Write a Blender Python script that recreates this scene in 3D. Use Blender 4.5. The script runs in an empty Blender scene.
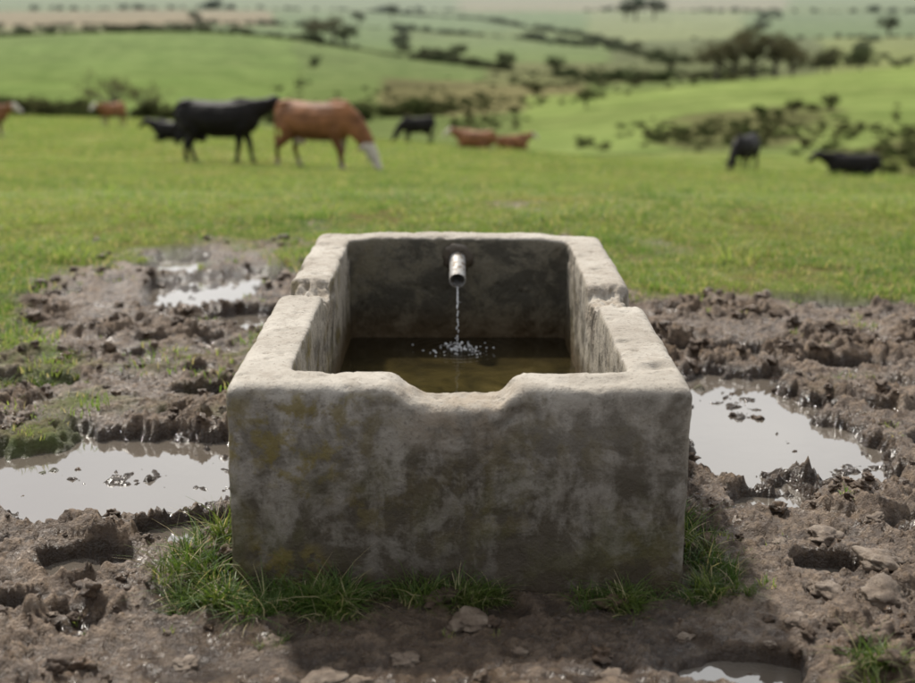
import bpy, bmesh, math, random
import numpy as np
from mathutils import Vector, noise, Matrix
random.seed(7); RNG=np.random.default_rng(7)
scene=bpy.context.scene
CAMY=-2.85; CAMZ=1.4

# ---------------------------------------------------------------- numpy noise
def _h(ix,iy,seed):
    n=(ix.astype(np.int64)*374761393+iy.astype(np.int64)*668265263+seed*1442695041)&0x7fffffff
    n=((n^(n>>13))*1274126177)&0x7fffffff
    n=(n^(n>>16))
    return (n&0xffffff)/float(0xffffff)
def perlin(x,y,seed=0):
    xi=np.floor(x); yi=np.floor(y); fx=x-xi; fy=y-yi
    def g(dx,dy):
        a=_h(xi+dx,yi+dy,seed)*2*np.pi
        return np.cos(a)*(fx-dx)+np.sin(a)*(fy-dy)
    u=fx*fx*fx*(fx*(fx*6-15)+10); v=fy*fy*fy*(fy*(fy*6-15)+10)
    a=g(0,0)*(1-u)+g(1,0)*u; b=g(0,1)*(1-u)+g(1,1)*u
    return (a*(1-v)+b*v)*1.4
def fbm(x,y,o,seed=0,gain=.5):
    r=0;a=1;s=0
    for i in range(o):
        r=r+a*perlin(x*2**i+i*17.3,y*2**i-i*9.1,seed+i); s+=a; a*=gain
    return r/s
def worley(x,y,seed=0):
    xi=np.floor(x); yi=np.floor(y)
    f1=np.full(x.shape,9.0); f2=np.full(x.shape,9.0); cid=np.zeros(x.shape)
    for dx in(-1,0,1):
        for dy in(-1,0,1):
            px=xi+dx+_h(xi+dx,yi+dy,seed); py=yi+dy+_h(xi+dx,yi+dy,seed+51)
            d=np.hypot(px-x,py-y); idv=_h(xi+dx,yi+dy,seed+99)
            m=d<f1
            f2=np.where(m,f1,np.minimum(f2,d)); cid=np.where(m,idv,cid); f1=np.where(m,d,f1)
    return f1,f2,cid
def sstep(a,b,x):
    t=np.clip((x-a)/(b-a),0,1); return t*t*(3-2*t)

# ---------------------------------------------------------------- terrain
DK=[5,8,14,20,27,35,45,60,80,110,150,200,270,350,450,600,800,1100,1600,2500,4000]
UK=np.array([-.45,-.2,0,.2,.45])
TB=np.array([
 [280,175,151,137,128,119,112,104,97,91,100,104,84,68,53,36,40,24,12,3,-8],
 [280,175,151,139,130,121,115,107,101,98,108,104,86,69,52,29,32,20,11,3,-8],
 [280,175,152,143,136,128,121,116,119,124,118,105,88,75,61,46,38,25,13,4,-8],
 [280,175,155,148,143,138,135,134,136,126,108,88,68,68,60,45,34,22,12,3,-8],
 [280,175,157,152,149,147,146,150,148,130,100,72,46,50,50,40,30,19,10,2,-8]])/1000.
DK=np.array(DK,float); SK=np.log(DK); ZK=CAMZ-TB*DK[None,:]; ZK[:,0]=0; ZK[:,1]=0
def pchip_m(s,z):
    d=np.diff(z)/np.diff(s); m=np.zeros_like(z)
    for i in range(1,len(z)-1):
        m[i]=0 if d[i-1]*d[i]<=0 else 2*d[i-1]*d[i]/(d[i-1]+d[i])
    m[-1]=d[-1]; return m
MK=np.array([pchip_m(SK,z) for z in ZK])
def Hbase(x,y):
    x=np.asarray(x,float); y=np.asarray(y,float)
    d=y-CAMY; s=np.log(np.clip(d,5.0001,3999)); u=np.clip(x/np.maximum(d,1.),-.4499,.4499)
    i=np.clip(np.searchsorted(SK,s)-1,0,len(SK)-2); h=SK[i+1]-SK[i]; t=(s-SK[i])/h
    h00=2*t**3-3*t**2+1; h10=t**3-2*t**2+t; h01=-2*t**3+3*t**2; h11=t**3-t**2
    Z=np.array([h00*ZK[c][i]+h10*h*MK[c][i]+h01*ZK[c][i+1]+h11*h*MK[c][i+1] for c in range(5)])
    j=np.clip(np.searchsorted(UK,u)-1,0,3)
    def pick(k): return np.take_along_axis(Z,k[None],0)[0]
    j0=np.clip(j-1,0,4); j3=np.clip(j+2,0,4)
    a=pick(j);b=pick(j+1);p=pick(j0);q=pick(j3)
    w=UK[j+1]-UK[j]; t=(u-UK[j])/w
    m0=(b-p)/(UK[j+1]-UK[j0])*w; m1=(q-a)/(UK[j3]-UK[j])*w
    return (2*t**3-3*t**2+1)*a+(t**3-2*t**2+t)*m0+(-2*t**3+3*t**2)*b+(t**3-t**2)*m1
BLOBS=[(0,-.8,4.1,3.25),(-1.35,3.0,.8,1.3),(1.25,2.4,1.3,.8),(-.6,3.0,.9,.6)]
def mudmask(x,y):
    m=np.full(x.shape,-9.)
    for cx,cy,rx,ry in BLOBS:
        m=np.maximum(m,1-((x-cx)/rx)**2-((y-cy)/ry)**2)
    m=np.maximum(m,-1.2)
    n=fbm(x*1.1,y*1.1,6,11,.65)
    v=m+n*1.3+.25*sstep(.4,.9,x)*sstep(2.9,2.2,y)
    isl=sstep(.30,.46,fbm(x*2.3+4,y*2.3,5,23,.6))*sstep(.6,.15,m)*sstep(.9,.2,x)
    bare=sstep(.14,.38,fbm(x*.85+3,y*.55,6,29,.65))*sstep(11,5,y)*sstep(.5,2.,y)*.8*sstep(3.5,-1.,x)
    return np.maximum(sstep(-.14,.36,v)*(1-.8*isl),bare)
PUD=[(-1.15,.82,.62,.40),(-.72,.38,.19,.12),(-1.45,.28,.24,.12),(-.95,.2,.12,.07),(1.0,1.3,.33,.66),(1.2,.95,.2,.25),(-1.28,3.35,.30,.5),(-.95,2.75,.2,.2),(-1.55,4.0,.2,.3),(-1.0,3.7,.2,.15),
     (1.85,3.05,.34,.16),(.64,-.36,.13,.07),(1.5,2.0,.16,.09),(1.35,.35,.09,.06),(-1.9,1.2,.3,.15),(.95,.15,.09,.06),(-1.6,1.75,.16,.1),
     (1.62,1.05,.12,.16),(1.3,-.12,.07,.04),(-1.1,-.08,.09,.05),(1.1,2.2,.26,.09),(-.9,1.62,.14,.09),(-1.9,.55,.25,.12),(.9,.6,.1,.1)]
def pudmask(x,y):
    m=np.full(x.shape,-3.)
    for cx,cy,rx,ry in PUD:
        m=np.maximum(m,1-((x-cx)/rx)**2-((y-cy)/ry)**2)
    m=m+fbm(x*4.2+9,y*4.2,6,31,.65)*1.4
    return sstep(-.35,.45,m)
WLV=-.050
def Hfull(x,y):
    x=np.asarray(x,float);y=np.asarray(y,float)
    z=Hbase(x,y); mud=np.zeros(x.shape); pud=np.zeros(x.shape); rel=np.zeros(x.shape)
    nr=(y<14)&(y>-6)&(np.abs(x)<11)
    X=x[nr];Y=y[nr]
    if X.size:
        M=mudmask(X,Y); P=pudmask(X,Y)*sstep(.2,.6,M)
        wx=X+.07*fbm(X*6,Y*6,4,71,.6); wy=Y+.07*fbm(X*6+7,Y*6,4,72,.6)
        f1,f2,c=worley(wx*9,wy*9,3); g1,g2,gc=worley(wx*20+3,wy*20,5); k1,k2,kc=worley(wx*42,wy*42,8)
        p1,p2,pc=worley(wx*3.6+2,wy*3.6,12)
        rid=1-np.abs(fbm(X*4.3,Y*4.3,5,41,.6))*2.8
        big=fbm(X*1.3,Y*1.3,3,40)
        dens=sstep(-.22,.26,fbm(X*2.1,Y*2.1,3,47))
        clod=sstep(.02,.26,f2-f1)*(.15+c)*sstep(.35,.62,c)*dens
        sm=sstep(0,.26,g2-g1)*gc*(.40+.60*dens)
        hoof=sstep(.36,.22,p1)*sstep(.45,.5,pc); rim=sstep(.52,.40,p1)*sstep(.28,.40,p1)*sstep(.45,.5,pc)
        h=.016*big+.016*rid+.036*clod+.024*sm+.013*sstep(0,.3,k2-k1)*kc+.018*fbm(X*15,Y*15,5,44,.74)-.028*hoof+.016*rim-.020
        calm=sstep(1.1,.5,np.abs(X))*sstep(.25,-.05,Y)
        h=h*(1-.50*calm)-.016*sstep(.75,.5,np.abs(X))*sstep(.4,-.0,Y)
        h=np.maximum(h,-.036+.010*fbm(X*20,Y*20,2,45))
        h=h*(1-.35*P)-.074*P
        gr=.03*fbm(X*1.2,Y*1.2,4,50)+.014*fbm(X*9,Y*9,3,51)+.006
        h=h*(1-.25*sstep(2.,4.,Y))
        hh=h*M+gr*(1-M)
        hh=hh*sstep(14,9,Y)+(.006)*(1-sstep(14,9,Y))
        z[nr]+=hh; mud[nr]=M; pud[nr]=P; rel[nr]=h
    return z,mud,pud,rel

# ---------------------------------------------------------------- node helpers
def newmat(name):
    m=bpy.data.materials.new(name); m.use_nodes=True; nt=m.node_tree
    nt.nodes.clear(); out=nt.nodes.new('ShaderNodeOutputMaterial')
    return m,nt,out
class N:
    def __init__(s,nt): s.nt=nt
    def n(s,t,**k):
        nd=s.nt.nodes.new(t)
        for a,b in k.items(): setattr(nd,a,b)
        return nd
    def l(s,a,b): s.nt.links.new(a,b)
    def noise(s,scale,detail=6,rough=.55,vec=None,dist=0):
        nd=s.n('ShaderNodeTexNoise'); nd.inputs['Scale'].default_value=scale
        nd.inputs['Detail'].default_value=detail; nd.inputs['Roughness'].default_value=rough
        nd.inputs['Distortion'].default_value=dist
        if vec is not None: s.l(vec,nd.inputs['Vector'])
        return nd.outputs['Fac']
    def ramp(s,fac,stops):
        r=s.n('ShaderNodeValToRGB'); e=r.color_ramp.elements
        while len(e)<len(stops): e.new(.5)
        for i,(p,c) in enumerate(stops):
            e[i].position=p; e[i].color=(c if isinstance(c,tuple) else (c,c,c))+(1,)
        s.l(fac,r.inputs[0]); return r.outputs[0]
    def mix(s,f,a,b,bt='MIX'):
        m=s.n('ShaderNodeMix',data_type='RGBA',blend_type=bt)
        for v,i in((f,0),(a,6),(b,7)):
            if isinstance(v,(int,float)): m.inputs[i].default_value=v if i==0 else (v,v,v,1)
            elif isinstance(v,tuple): m.inputs[i].default_value=v+(1,)
            else: s.l(v,m.inputs[i])
        return m.outputs[2]
    def math(s,op,a,b=0,clamp=False):
        m=s.n('ShaderNodeMath',operation=op,use_clamp=clamp)
        for v,i in((a,0),(b,1)):
            if isinstance(v,(int,float)): m.inputs[i].default_value=v
            else: s.l(v,m.inputs[i])
        return m.outputs[0]
    def mr(s,v,a,b,c=0,d=1,smooth=True):
        m=s.n('ShaderNodeMapRange'); 
        if smooth: m.interpolation_type='SMOOTHSTEP'
        s.l(v,m.inputs[0])
        for i,q in zip((1,2,3,4),(a,b,c,d)): m.inputs[i].default_value=q
        return m.outputs[0]
    def scalevec(s,v,sc):
        m=s.n('ShaderNodeMapping'); s.l(v,m.inputs[0]); m.inputs['Scale'].default_value=sc; return m.outputs[0]
    def attr(s,name):
        a=s.n('ShaderNodeAttribute'); a.attribute_name=name; return a
    def bump(s,h,strength,dist,normal=None):
        b=s.n('ShaderNodeBump'); b.inputs['Strength'].default_value=strength; b.inputs['Distance'].default_value=dist
        s.l(h,b.inputs['Height'])
        if normal is not None: s.l(normal,b.inputs['Normal'])
        return b.outputs[0]
    def bsdf(s,out,col,rough,normal=None,**k):
        p=s.n('ShaderNodeBsdfPrincipled')
        for v,nm in((col,'Base Color'),(rough,'Roughness')):
            if isinstance(v,(int,float)): p.inputs[nm].default_value=v
            elif isinstance(v,tuple): p.inputs[nm].default_value=v+(1,)
            else: s.l(v,p.inputs[nm])
        if normal is not None: s.l(normal,p.inputs['Normal'])
        for a,b in k.items(): p.inputs[a.replace('_',' ')].default_value=b
        s.l(p.outputs[0],out.inputs[0]); return p
def mesh_np(name,V,F,smooth=True):
    me=bpy.data.meshes.new(name); V=np.asarray(V,np.float32); F=np.asarray(F,np.int32); k=F.shape[1]
    me.vertices.add(len(V)); me.vertices.foreach_set('co',V.ravel())
    me.loops.add(F.size); me.loops.foreach_set('vertex_index',F.ravel())
    me.polygons.add(len(F)); me.polygons.foreach_set('loop_start',np.arange(0,F.size,k,dtype=np.int32))
    me.polygons.foreach_set('loop_total',np.full(len(F),k,np.int32))
    me.polygons.foreach_set('use_smooth',np.full(len(F),smooth,bool))
    me.update(calc_edges=True); return me
def addobj(name,me,mat=None,parent=None,loc=(0,0,0)):
    o=bpy.data.objects.new(name,me); scene.collection.objects.link(o); o.location=loc
    if mat: me.materials.append(mat)
    if parent: o.parent=parent
    return o
def fattr(me,name,a):
    at=me.attributes.new(name,'FLOAT','POINT'); at.data.foreach_set('value',np.asarray(a,np.float32))
def cattr(me,name,c):
    at=me.attributes.new(name,'FLOAT_COLOR','POINT')
    c=np.concatenate([c,np.ones((len(c),1))],1).astype(np.float32); at.data.foreach_set('color',c.ravel())

# ---------------------------------------------------------------- ground mesh
def geo(a,b,r):
    n=int(math.ceil(math.log(b/a)/r)); return list(a*np.exp(np.linspace(0,math.log(b/a),n+1)))[:-1]
E=list(np.linspace(2,7.2,40))[:-1]+list(np.arange(7.2,11,.009))+geo(11,30,.0055)+geo(30,3990,.012)+[3990]
E=np.array(E)
Vv=np.concatenate([np.linspace(-1.6,-.34,50)[:-1],np.linspace(-.34,.34,800),np.linspace(.34,1.6,50)[1:]])
EE,VV=np.meshgrid(E,Vv,indexing='ij'); gx=(EE*VV).ravel(); gy=(EE-8).ravel()
gz,gm,gp,gr=Hfull(gx,gy)
nr_,nc_=EE.shape
idx=np.arange(nr_*nc_).reshape(nr_,nc_)
F=np.stack([idx[:-1,:-1],idx[:-1,1:],idx[1:,1:],idx[1:,:-1]],-1).reshape(-1,4)
gd=gy-CAMY; gu=gx/np.maximum(gd,1)
gz=gz+np.where(gd>16,.05*fbm(gx*.35,gy*.35,3,60)*sstep(16,30,gd),0)
C=np.zeros((len(gx),3))
n1=fbm(gx*.12,gy*.12,4,61); n2=fbm(gx*.8,gy*.8,4,62)
A=np.array([.120,.175,.045]);B=np.array([.22,.24,.080])
t=np.clip(.42+n1*1.1+n2*.8,0,1)[:,None]; C[:]=A*(1-t)+B*t
def region(mask,col,var=.25,sc=.02,seed=5):
    global C
    mask=mask[:,None]; nn=(1+var*2.5*fbm(gx*sc,gy*sc,5,seed,.6))[:,None]
    C=C*(1-mask)+np.array(col)*nn*mask
wob=fbm(gx*.01,gy*.01,3,66)
def inside(u0,u1,d0,d1,soft=.006):
    dd=gd*(1+.05*wob); uu=gu+.012*wob
    return sstep(u0-soft,u0+soft,uu)*sstep(u1+soft,u1-soft,uu)*sstep(d0*.985,d0*1.015,dd)*sstep(d1*1.015,d1*.985,dd)
region(inside(-2,2,125,5000),(.090,.125,.040),.25,.02,1)
region(inside(-2,-.125,255,610),(.108,.165,.044),.16,.03,2)
region(inside(-.125,.02,330,610),(.092,.135,.042),.2,.03,3)
region(inside(-.06,.10,250,420),(.115,.098,.050),.5,.03,4)
region(inside(.02,.16,400,560),(.092,.094,.042),.4,.02,6)
region(inside(.05,2,130,330),(.145,.195,.054),.2,.03,7)
region(inside(-2,-.22,610,1000),(.165,.170,.070),.2,.02,8)
region(inside(-.22,-.04,610,1050),(.085,.135,.044),.2,.02,9)
region(inside(-.04,.12,560,900),(.105,.150,.050),.2,.02,10)
region(inside(.12,.28,420,800),(.075,.086,.040),.3,.02,11)
region(inside(.28,2,330,800),(.150,.170,.060),.15,.02,12)
region(inside(-2,-.14,1000,1500),(.23,.155,.105),.15,.01,13)
region(inside(-.14,.1,1050,1600),(.095,.145,.060),.15,.01,14)
region(inside(.1,.22,800,1600),(.17,.19,.085),.15,.01,15)
region(inside(.22,2,800,1400),(.085,.130,.055),.15,.01,16)
region(inside(-2,0,1500,2400),(.13,.16,.085),.15,.006,17)
region(inside(0,.25,1600,2600),(.23,.18,.13),.15,.006,18)
scr=sstep(.0,.45,fbm(gx*.06,gy*.045,5,80,.65)+.65*(1-((gu-.225)/.09)**2-((gd-165)/42)**2))*(gd>105)*(gd<240)*(gu>.1)
region(scr*.9,(.066,.060,.030),.5,.1,19)
scr=sstep(.0,.45,fbm(gx*.07,gy*.06,5,81,.65)+.65*(1-((gu-.40)/.11)**2-((gd-118)/28)**2))*(gd>85)*(gd<200)*(gu>.2)
region(scr*.9,(.070,.063,.030),.5,.1,20)
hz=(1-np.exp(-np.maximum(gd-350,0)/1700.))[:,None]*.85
C=C*(1-hz)+np.array([.29,.325,.315])*hz  # aerial haze painted into the field colours, paler with distance
C=np.clip(C,.003,.9)
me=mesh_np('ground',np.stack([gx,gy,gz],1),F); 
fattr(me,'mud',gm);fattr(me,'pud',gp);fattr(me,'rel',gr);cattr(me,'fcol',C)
m,nt,out=newmat('ground_mud_and_grass'); q=N(nt)
pos=q.n('ShaderNodeNewGeometry').outputs['Position']
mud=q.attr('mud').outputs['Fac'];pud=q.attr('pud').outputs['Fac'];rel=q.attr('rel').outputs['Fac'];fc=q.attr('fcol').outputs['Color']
na=q.noise(2.2,8,.6,pos);nb=q.noise(26,8,.7,pos);ncc=q.noise(110,5,.6,pos)
mc=q.ramp(na,[(.3,(.070,.039,.019)),(.5,(.130,.079,.042)),(.7,(.205,.133,.076))])
mc=q.mix(q.mr(nb,.42,.62),q.mix(.42,mc,(.036,.020,.010)),q.mix(.50,mc,(.31,.22,.140)))
dry=q.mr(rel,-.034,.014)
mc=q.mix(dry,q.mix(.74,mc,(.020,.011,.0055)),mc)
mc=q.mix(q.math('MULTIPLY',q.mr(ncc,.55,.7),.5),mc,(.045,.027,.015))
mc=q.mix(q.math('MULTIPLY',q.mr(q.noise(4.5,6,.65,pos),.56,.70),.40),mc,(.30,.225,.15))
mc=q.mix(q.mr(pud,.2,.8),mc,(.050,.032,.019))
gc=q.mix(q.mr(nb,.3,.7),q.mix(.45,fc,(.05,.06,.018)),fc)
straw=q.math('MULTIPLY',q.mr(q.noise(1.3,6,.7,pos),.44,.60),.7)
gc=q.mix(straw,gc,(.16,.112,.056))
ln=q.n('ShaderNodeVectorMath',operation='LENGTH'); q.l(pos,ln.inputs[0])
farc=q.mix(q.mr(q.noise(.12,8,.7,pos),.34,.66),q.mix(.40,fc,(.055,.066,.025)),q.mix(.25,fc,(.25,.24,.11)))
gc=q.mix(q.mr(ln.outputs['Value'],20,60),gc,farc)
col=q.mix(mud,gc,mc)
rw=q.mr(q.math('ADD',q.math('MULTIPLY',rel,9),q.noise(7,5,.6,pos)),.22,.72,.16,.72)
ro=q.mix(mud,.9,rw)
hgt=q.math('ADD',nb,q.math('MULTIPLY',ncc,.5))
bm=q.n('ShaderNodeBump');bm.inputs['Distance'].default_value=.035
q.l(hgt,bm.inputs['Height']); q.l(q.mr(ln.outputs['Value'],5,30,.9,0),bm.inputs['Strength'])
pb=q.bsdf(out,col,ro,bm.outputs[0]); q.l(q.math('MULTIPLY',mud,.7),pb.inputs['Specular IOR Level'])
addobj('ground',me,m)

xs=np.linspace(-3.4,3.4,60);ys=np.linspace(-1.6,4.7,60)
XX,YY=np.meshgrid(xs,ys,indexing='ij'); id2=np.arange(3600).reshape(60,60)
Fq=np.stack([id2[:-1,:-1],id2[1:,:-1],id2[1:,1:],id2[:-1,1:]],-1).reshape(-1,4)
me=mesh_np('puddle_water',np.stack([XX.ravel(),YY.ravel(),np.full(3600,WLV)],1),Fq)
m,nt,out=newmat('puddle_water');q=N(nt)
pos=q.n('ShaderNodeNewGeometry').outputs['Position']
b=q.bump(q.noise(9,3,.5,pos),.05,.01)
p1=q.n('ShaderNodeBsdfDiffuse'); p1.inputs[0].default_value=(.105,.088,.070,1)
g=q.n('ShaderNodeBsdfGlossy'); g.inputs['Roughness'].default_value=.03; g.inputs[0].default_value=(1,1,1,1); q.l(b,g.inputs['Normal'])
fr=q.n('ShaderNodeFresnel'); fr.inputs[0].default_value=2.35; q.l(b,fr.inputs['Normal'])
mx=q.n('ShaderNodeMixShader'); q.l(fr.outputs[0],mx.inputs[0]);q.l(p1.outputs[0],mx.inputs[1]);q.l(g.outputs[0],mx.inputs[2]);q.l(mx.outputs[0],out.inputs[0])
pw=addobj('puddle_water',me,m)

# ---------------------------------------------------------------- instancing helper
def scatter(name,P,scl,rot,idx,srcs):
    col=bpy.data.collections.new(name+'_parts')
    for s in srcs: col.objects.link(s)
    me=bpy.data.meshes.new(name); me.vertices.add(len(P)); me.vertices.foreach_set('co',np.asarray(P,np.float32).ravel())
    fattr(me,'scl',scl)
    a=me.attributes.new('rot','FLOAT_VECTOR','POINT'); a.data.foreach_set('vector',np.asarray(rot,np.float32).ravel())
    a=me.attributes.new('idx','INT','POINT'); a.data.foreach_set('value',np.asarray(idx,np.int32))
    o=addobj(name,me)
    g=bpy.data.node_groups.new(name+'_scatter','GeometryNodeTree')
    g.interface.new_socket('Geometry',in_out='INPUT',socket_type='NodeSocketGeometry')
    g.interface.new_socket('Geometry',in_out='OUTPUT',socket_type='NodeSocketGeometry')
    gi=g.nodes.new('NodeGroupInput');go=g.nodes.new('NodeGroupOutput')
    ip=g.nodes.new('GeometryNodeInstanceOnPoints'); ci=g.nodes.new('GeometryNodeCollectionInfo')
    ci.inputs['Collection'].default_value=col; ci.inputs['Separate Children'].default_value=True; ci.inputs['Reset Children'].default_value=True
    def na(nm,ty):
        n=g.nodes.new('GeometryNodeInputNamedAttribute'); n.data_type=ty; n.inputs[0].default_value=nm
        return [s for s in n.outputs if s.enabled and s.name=='Attribute'][0]
    e=g.nodes.new('FunctionNodeEulerToRotation')
    L=g.links.new
    L(gi.outputs[0],ip.inputs['Points']);L(ci.outputs[0],ip.inputs['Instance']);ip.inputs['Pick Instance'].default_value=True
    L(na('idx','INT'),ip.inputs['Instance Index']);L(na('rot','FLOAT_VECTOR'),e.inputs[0]);L(e.outputs[0],ip.inputs['Rotation'])
    L(na('scl','FLOAT'),ip.inputs['Scale']);L(ip.outputs[0],go.inputs[0])
    md=o.modifiers.new('scatter','NODES'); md.node_group=g
    return o
def grass_mat(name,c1,c2,c3,trans=.45,dark=.55):
    m,nt,out=newmat(name);q=N(nt)
    oi=q.n('ShaderNodeObjectInfo').outputs['Random']
    pos=q.n('ShaderNodeNewGeometry').outputs['Position']
    c=q.mix(q.mr(q.noise(.45,7,.7,pos),.38,.60),c1,c2)
    c=q.mix(q.math('MULTIPLY',q.mr(oi,.35,1),.7),c,c3)
    c=q.mix(q.math('MULTIPLY',q.mr(q.noise(.22,8,.75,pos),.50,.60),.5),c,(.24,.205,.10))
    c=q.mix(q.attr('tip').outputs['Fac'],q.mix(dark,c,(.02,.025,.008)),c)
    hz=q.attr('dry').outputs['Fac']; c=q.mix(hz,c,(.40,.34,.20))
    d=q.n('ShaderNodeBsdfPrincipled');d.inputs['Roughness'].default_value=.45;d.inputs['Specular IOR Level'].default_value=.3
    tr=q.n('ShaderNodeBsdfTranslucent'); q.l(c,d.inputs['Base Color']); 
    q.l(q.mix(1,c,(1.45,1.45,.85),'MULTIPLY'),tr.inputs[0])
    mx=q.n('ShaderNodeMixShader');mx.inputs[0].default_value=trans
    q.l(d.outputs[0],mx.inputs[1]);q.l(tr.outputs[0],mx.inputs[2]);q.l(mx.outputs[0],out.inputs[0]); return m
def patch(name,n,R,h0,h1,w,lean,seed,mat,dryf=.08,seg=3):
    r=np.random.default_rng(seed); V=[];Fs=[];tip=[];dry=[]
    for i in range(n):
        a=r.uniform(0,6.283);rr=R*math.sqrt(r.uniform()); bx,by=rr*math.cos(a),rr*math.sin(a)
        h=r.uniform(h0,h1)*(1-.4*rr/R); az=a+r.normal(0,1.2); ln=lean*r.uniform(.2,1.3)
        ww=w*r.uniform(.6,1.3); dx,dy=math.cos(az),math.sin(az); f=r.uniform(0,3.14); sx,sy=math.cos(f),math.sin(f)
        b0=len(V); dr=1. if r.uniform()<dryf else 0.
        for k in range(seg+1):
            t=k/seg; off=ln*h*t**1.8; z=h*(t-.35*ln*t**2.5)-.008*(k==0); wk=ww*(1-t**1.6)*.5+.0003
            V.append((bx+dx*off-sx*wk,by+dy*off-sy*wk,z));V.append((bx+dx*off+sx*wk,by+dy*off+sy*wk,z))
            tip+= [.15+.85*t]*2; dry+=[dr]*2
            if k: Fs.append((b0+2*k-2,b0+2*k-1,b0+2*k+1,b0+2*k))
    me=mesh_np(name,V,Fs,True); fattr(me,'tip',tip);fattr(me,'dry',dry); me.materials.append(mat)
    return bpy.data.objects.new(name,me)
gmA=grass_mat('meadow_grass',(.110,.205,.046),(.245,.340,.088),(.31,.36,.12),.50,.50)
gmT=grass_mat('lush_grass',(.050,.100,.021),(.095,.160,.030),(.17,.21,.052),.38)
SA=[patch('grass_patch',70,.11,.02,.055,.0035,.9,i,gmA,.20) for i in range(5)]
SB=[patch('grass_patch_mid',120,.28,.025,.065,.009,.9,20+i,gmA,.18,2) for i in range(4)]
SC=[patch('grass_patch_far',120,.75,.03,.08,.026,.9,30+i,gmA,.15,2) for i in range(4)]
ST=[patch('grass_tuft',52,.045,.05,.17,.0044,1.35,40+i,gmT,.14,4) for i in range(6)]
SM=[patch('meadow_tuft',60,.11,.06,.13,.005,1.0,60+i,gmA,.10,3) for i in range(4)]
SS=[patch('grass_sprig',16,.03,.02,.06,.0035,1.0,50+i,gmA,.15,3) for i in range(4)]
def mk(name,n,y0,y1,um,srcs,s0,s1,keep):
    d0,d1=y0-CAMY,y1-CAMY
    d=np.sqrt(RNG.uniform(d0*d0,d1*d1,n)); u=RNG.uniform(-um,um,n); x=u*d;y=d+CAMY
    z,M,P,_=Hfull(x,y); z=z+np.where(d>16,.05*fbm(x*.35,y*.35,3,60)*sstep(16,30,d),0)
    k=keep(x,y,M,P); x,y,z=x[k],y[k],z[k]; n=len(x)
    rot=np.stack([RNG.normal(0,.08,n),RNG.normal(0,.08,n),RNG.uniform(0,6.283,n)],1)
    return scatter(name,np.stack([x,y,z-.004],1),RNG.uniform(s0,s1,n)*(1+.8*fbm(x*1.5,y*1.5,3,77)),rot,RNG.integers(0,len(srcs),n),srcs)
def intr(x,y): return (np.abs(x)<.57)&(y>-.02)&(y<2.08)
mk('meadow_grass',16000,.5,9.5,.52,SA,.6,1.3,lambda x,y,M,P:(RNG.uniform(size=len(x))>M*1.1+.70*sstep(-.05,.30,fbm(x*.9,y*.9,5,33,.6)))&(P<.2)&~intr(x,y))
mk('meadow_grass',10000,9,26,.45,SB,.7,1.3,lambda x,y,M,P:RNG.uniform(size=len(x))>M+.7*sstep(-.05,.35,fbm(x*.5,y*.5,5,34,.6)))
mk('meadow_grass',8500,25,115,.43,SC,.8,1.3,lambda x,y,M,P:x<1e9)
mk('meadow_tufts',2000,2,24,.45,SM,.5,1.3,lambda x,y,M,P:(M<.35)&~intr(x,y)&(fbm(x*.7,y*.7,4,90)>.0))
mk('mud_grass_sprigs',2300,-.6,6,.5,SS,.4,1.1,lambda x,y,M,P:(M>.3)&(P<.1)&~intr(x,y)&(fbm(x*2.2,y*2.2,4,88)>.05+.1*(y<1.4)))
T=[]
def tuft(n,x0,x1,y0,y1,s0,s1):
    for i in range(n): T.append((RNG.uniform(x0,x1),RNG.uniform(y0,y1),RNG.uniform(s0,s1)))
tuft(42,-.68,-.24,-.09,-.015,.5,1.05);tuft(20,-.50,-.27,-.15,-.06,.45,.9);tuft(24,-.13,.10,-.07,-.015,.4,.85);tuft(8,-.2,.16,-.05,-.01,.3,.6)
tuft(14,.29,.42,-.09,-.015,.35,.8);tuft(5,.35,.58,-.05,-.015,.3,.5)
tuft(26,.58,.66,-.10,.45,.4,.9);tuft(10,.6,.72,-.05,.15,.35,.7);tuft(32,-.74,-.58,-.05,.42,.4,.95);tuft(12,.58,.64,.5,1.9,.3,.6);tuft(12,-.64,-.58,.5,1.9,.3,.6)
tuft(10,.86,1.02,-.52,-.38,.4,.7);tuft(10,1.22,1.35,-.05,.1,.5,.8);tuft(14,-1.75,-1.4,1.62,1.85,.3,.6);tuft(5,-.45,-.38,-.28,-.22,.2,.3)
T=np.array(T); z,_,_,_=Hfull(T[:,0],T[:,1]); n=len(T)
scatter('trough_grass_tufts',np.stack([T[:,0],T[:,1],z-.008],1),T[:,2],np.stack([RNG.normal(0,.2,n)+.3*(T[:,1]<0),RNG.normal(0,.2,n),RNG.uniform(0,6.28,n)],1),RNG.integers(0,6,n),ST)

# ---------------------------------------------------------------- mud clods and stones
def lump(name,seed,mat,flat=.7,amp=.35,sub=3,ang=1.0):
    bmm=bmesh.new(); bmesh.ops.create_icosphere(bmm,subdivisions=sub,radius=1)
    o=Vector((seed*3.1,seed*1.7,0))
    for v in bmm.verts:
        c=v.co.copy(); d=1+amp*noise.fractal(c*1.1+o,1,2,4)+amp*.5*(noise.cell(c*2.2*ang+o)-.5)+amp*.25*noise.noise(c*5+o)
        v.co=c*d; v.co.z*=flat
    me=bpy.data.meshes.new(name); bmm.to_mesh(me);bmm.free()
    for p in me.polygons:p.use_smooth=True
    me.materials.append(mat); return me
m,nt,out=newmat('mud_clod');q=N(nt);pos=q.n('ShaderNodeNewGeometry').outputs['Position'];oi=q.n('ShaderNodeObjectInfo').outputs['Random']
c=q.ramp(q.noise(18,7,.65,pos),[(.3,(.050,.029,.015)),(.55,(.125,.077,.043)),(.75,(.27,.19,.12))])
c=q.mix(q.math('MULTIPLY',oi,.6),c,(.045,.027,.015))
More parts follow.
